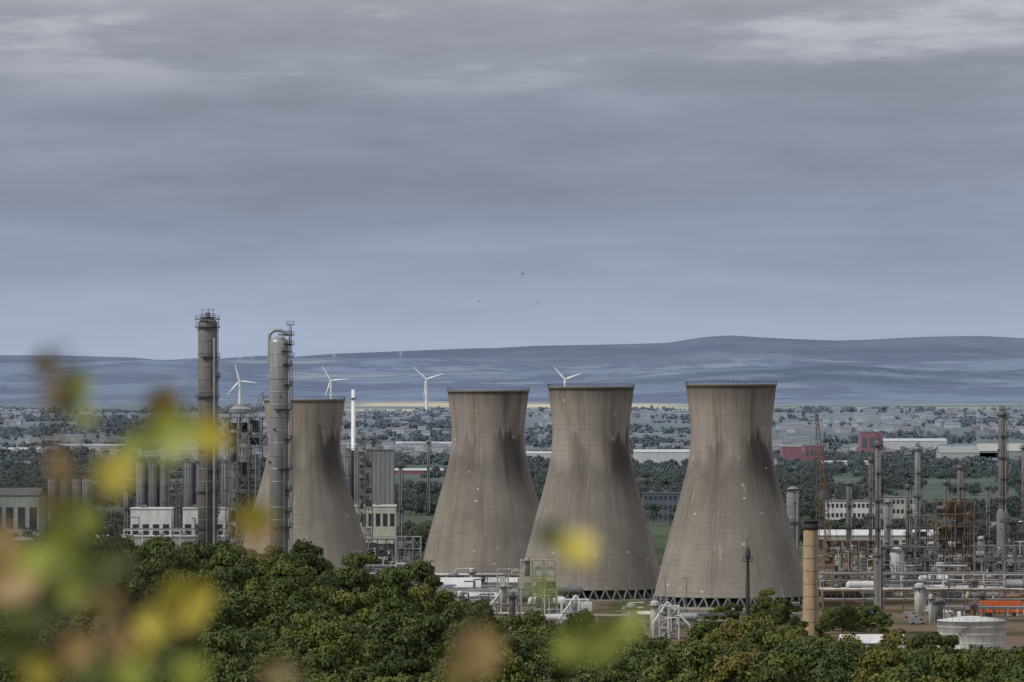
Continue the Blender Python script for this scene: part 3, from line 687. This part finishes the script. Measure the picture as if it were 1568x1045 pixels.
# ---------------------------------------------------------------- wind turbines
def turbine(px,hub,base,d,bl,angs):
    z=hgt(X(px,d),d); hz=Z(hub,d); mb=MB(); s=d/FP; B=bl*s; q=1.35
    mb.cyl((0,0,z-3),(0,0,hz),B*.085,B*.055,14,'turb')
    mb.cyl((0,-B*.14,hz+B*.03),(0,B*.2,hz+B*.03),B*.06,B*.05,10,'turb'); mb.cyl((0,-B*.2,hz+B*.03),(0,-B*.13,hz+B*.03),B*.015,B*.065,10,'turb')
    for a in angs:
        a=math.radians(a); dx,dz=math.cos(a),math.sin(a); nx,nz=-dz,dx; vs=[];fs=[]
        st=[(0,.022,.022),(.08,.03,.02),(.2,.048,.012),(.6,.03,.007),(1,.01,.003)]
        for t,w,th in st:
            for a1,b1 in ((-1,0),(0,-1),(1,0),(0,1)): vs.append((dx*B*t+nx*B*w*a1*q,-B*.16+b1*B*th*q,hz+B*.03+dz*B*t+nz*B*w*a1*q))
        for j in range(len(st)-1):
            for i in range(4): fs.append((j*4+i,j*4+(i+1)%4,j*4+4+(i+1)%4,j*4+4+i))
        mb.add(vs,fs,'turb',True)
    mb.build('wind_turbine',(X(px,d),d,0))
turbine(367,585,620,11000,28,(105,-5,228)); turbine(507,584,620,11000,27,(122,5,250)); turbine(653,582,622,11300,28,(137,18,262)); turbine(865,582,622,11600,27,(132,20,268))
for px,hb in ((368,548),(386,550),(512,545),(614,541)): turbine(px,hb,560,27000,6,(95,-25,215))
# ---------------------------------------------------------------- birds
def bird(px,py,d,s,flap):
    mb=MB()
    st=[(-.32,.01),(-.25,.05),(0,.08),(.18,.06),(.27,.045),(.33,.04),(.38,.008)]
    for (a,ra),(c,rc) in zip(st,st[1:]): mb.cyl((a,0,0),(c,0,0),ra,rc,8,'dark',False)
    for k in (-1,1):
        P=[(.08,0,.02),(.14,k*.35,.02+flap),(.02,k*.8,flap*.6),(-.08,k*.35,flap),(-.12,0,.02)]
        mb.add(P,[(0,1,3,4),(1,2,3)],'dark')
    mb.add([(-.28,0,0),(-.45,-.09,0),(-.45,.09,0)],[(0,1,2)],'dark')
    o=mb.build('bird',(X(px,d),d,Z(py,d)),random.uniform(.8,2)); o.scale=(s,s,s)
bird(800,420,1300,1.2,.25); bird(822,464,1300,1.3,.25); bird(734,462,1300,1.1,.15); bird(826,463,1310,.8,-.1)
# ---------------------------------------------------------------- foreground shrub
def leafmat(name,c1,c2):
    m,nt,b=newmat(name); t=N(nt,'ShaderNodeTexCoord')
    c=mixc(nt,noisef(nt,t.outputs['Object'],25),c1,c2); nt.links.new(c,b.inputs['Base Color']); b.inputs['Roughness'].default_value=.5
    tr=N(nt,'ShaderNodeBsdfTranslucent'); nt.links.new(c,tr.inputs[0]); mx=N(nt,'ShaderNodeMixShader'); mx.inputs[0].default_value=.3
    nt.links.new(b.outputs[0],mx.inputs[1]); nt.links.new(tr.outputs[0],mx.inputs[2]); nt.links.new(mx.outputs[0],[n for n in nt.nodes if n.type=='OUTPUT_MATERIAL'][0].inputs[0]); return m
M['ly']=leafmat('yellow_leaf',(.54,.44,.05),(.64,.52,.07)); M['lg']=leafmat('green_yellow_leaf',(.26,.32,.04),(.40,.41,.06))
M['lo']=leafmat('tan_leaf',(.42,.27,.10),(.54,.36,.15)); M['ld']=leafmat('dark_leaf',(.07,.10,.02),(.14,.17,.035)); M['lb']=leafmat('brown_leaf',(.18,.12,.04),(.30,.21,.06))
def shrub(root,L,extra,seed):
    rg=random.Random(seed); mb=MB(); rx,ry=root; rz=hgt(rx,ry)
    def leaf(p,size,m):
        d=Vector((rg.uniform(-1,1),rg.uniform(-.3,.3),rg.uniform(-.9,.5))).normalized(); n=Vector((rg.uniform(-.4,.4),-1,rg.uniform(-.2,.6))).normalized(); u=d.cross(n).normalized(); n=u.cross(d)
        out=[(0,.0),(.08,.16),(.2,.38),(.27,.33),(.42,.48),(.5,.40),(.65,.40),(.75,.27),(.88,.2),(1,0)]
        p=Vector(p)-d*size*.5
        for sgn in (-1,1):
            vs=[p+d*size*t for t,_ in out]+[p+d*size*t+u*sgn*size*w+n*size*w*.25 for t,w in out]
            k=len(out); mb.add(vs,[(i,i+1,k+i+1,k+i) for i in range(k-1)],m,True)
        return p
    stem_top=[]
    for (px,py,size,m,d) in L:
        p=Vector((X(px,d),d,Z(py,d))); q=leaf(p,size*d/FP,m)
        cand=[c for c in stem_top if c.z<p.z-.02]
        base=min(cand,key=lambda c:(c-p).length) if cand and rg.random()<.75 else Vector((rx+rg.uniform(-.1,.1),ry+rg.uniform(-.2,.2),rz-.1))
        a=base; mid=base.lerp(q,.55)+Vector((rg.uniform(-.05,.05),0,.06)); r0=.0035 if (base.z>rz+.3) else .007
        mb.cyl(a,mid,r0,r0*.7,6,'bark'); mb.cyl(mid,q,r0*.7,.0012,6,'bark'); stem_top.append(q)
        if rg.random()<extra: leaf(q+Vector((rg.uniform(-.03,.03),rg.uniform(-.1,.1),rg.uniform(-.04,.0))),size*.65*d/FP,m if rg.random()<.5 else rg.choice(['lg','lb','ly','ld']))
    mb.build('foreground_shrub')
LL=[(20,885,100,'lo',6.9),(100,850,95,'lg',7.2),(110,795,90,'lg',7.6),(40,930,100,'ld',6.9),(120,1000,85,'lo',7),(180,985,62,'lo',7.4),(285,925,100,'ly',7.8),(235,955,70,'ly',7.6),(290,1035,75,'lg',7),(20,990,80,'ld',6.6),(165,925,60,'lb',6.9),
 (70,770,45,'lb',7.5),(175,728,75,'ly',7.3),(90,690,40,'lo',7.5),(268,668,85,'lg',7.5),(320,668,75,'ly',7.7),(250,620,68,'lb',7.8),(220,668,45,'lg',7.5),(115,592,55,'lg',7.5),(68,560,48,'lb',7.4),(76,610,42,'lb',7.4),(390,797,75,'ly',7.6),(395,825,45,'lo',7.4),(150,870,60,'ld',6.9),(60,1030,70,'lb',6.6),(200,1035,70,'lg',6.6),(5,825,65,'lo',7),(130,640,35,'lg',7),(100,725,40,'lb',7.2),(420,1035,45,'lb',6.8),(55,860,70,'lg',6.8),(90,910,60,'lg',7.1),(250,1000,55,'ld',6.8),(140,1035,60,'ld',6.6),(180,860,45,'ld',7.2)]
shrub((-.62,7.1),LL,.5,3)
shrub((.02,7.1),[(728,1000,92,'lo',7.3),(885,842,72,'ly',7.5),(918,975,88,'lg',7.1),(965,955,60,'lg',7.1),(832,900,45,'lg',6.4),(700,1030,50,'lb',7)],.3,9)
# ---------------------------------------------------------------- sky & light
w=bpy.data.worlds.new('World'); sc.world=w; w.use_nodes=True; nt=w.node_tree; nt.nodes.clear()
out=N(nt,'ShaderNodeOutputWorld'); bg=N(nt,'ShaderNodeBackground'); nt.links.new(bg.outputs[0],out.inputs[0])
SE=math.radians(42)   # sun behind-left of the camera
sky=N(nt,'ShaderNodeTexSky'); sky.sky_type='NISHITA'; sky.sun_disc=False; sky.sun_elevation=SE; sky.sun_rotation=math.radians(180)+math.radians(58)
t=N(nt,'ShaderNodeTexCoord'); s=N(nt,'ShaderNodeSeparateXYZ'); nt.links.new(t.outputs['Generated'],s.inputs[0])
zc=val(nt,'MAXIMUM',s.outputs[2],0.0); den=val(nt,'ADD',zc,.075)
cb=N(nt,'ShaderNodeCombineXYZ'); nt.links.new(val(nt,'DIVIDE',s.outputs[0],den),cb.inputs[0]); nt.links.new(val(nt,'DIVIDE',s.outputs[1],den),cb.inputs[1])
n1=noisef(nt,cb.outputs[0],2.3,(1,.7,1),8,.6); n2=noisef(nt,cb.outputs[0],.9,(1,.7,1),3,.5)
g=mrange(nt,zc,0,.09)
base=ramp(nt,g,[(0,(.40,.47,.61)),(.09,(.385,.455,.60)),(.143,(.36,.42,.56)),(.27,(.285,.33,.45)),(.40,(.25,.285,.38)),(.53,(.25,.277,.358)),(.65,(.27,.29,.36)),(.74,(.33,.345,.405)),(.82,(.42,.43,.475)),(1,(.54,.55,.59))])
amp=mrange(nt,zc,.01,.06,.18,.85)
k=val(nt,'ADD',1.0,val(nt,'MULTIPLY',amp,val(nt,'ADD',val(nt,'ADD',n1,n2),-1.0)))
vm=N(nt,'ShaderNodeVectorMath',operation='SCALE'); nt.links.new(base,vm.inputs[0]); nt.links.new(k,vm.inputs['Scale'])
spot=val(nt,'MULTIPLY',mrange(nt,n1,.48,.64,0,1,True),mrange(nt,zc,.050,.066,0,1,True))
cl=mixc(nt,val(nt,'MULTIPLY',spot,.6),vm.outputs[0],(.60,.61,.65))
sk=N(nt,'ShaderNodeVectorMath',operation='SCALE'); nt.links.new(sky.outputs[0],sk.inputs[0]); sk.inputs['Scale'].default_value=.08
fin=mixc(nt,.94,sk.outputs[0],cl)
nt.links.new(fin,bg.inputs[0]); bg.inputs[1].default_value=1.0
ld=bpy.data.lights.new('sun','SUN'); ld.energy=2.4; ld.angle=math.radians(5); ld.color=(1,.95,.87)
lo=link(bpy.data.objects.new('sun',ld)); A=math.radians(58); dirv=Vector((-math.sin(A)*math.cos(SE),-math.cos(A)*math.cos(SE),math.sin(SE)))
lo.rotation_euler=dirv.to_track_quat('Z','Y').to_euler()
# ---------------------------------------------------------------- camera
cd=bpy.data.cameras.new('camera'); cam=link(bpy.data.objects.new('camera',cd)); cd.lens=200; cd.sensor_width=36
cam.location=(0,0,H); cam.rotation_euler=(math.radians(90)+math.atan((HY-522.5)/FP),0,0)
cd.clip_start=.5; cd.clip_end=80000; cd.dof.use_dof=True; cd.dof.focus_distance=2000; cd.dof.aperture_fstop=5.4
sc.camera=cam
sc.view_settings.view_transform='Standard'; sc.view_settings.look='None'; sc.view_settings.exposure=0
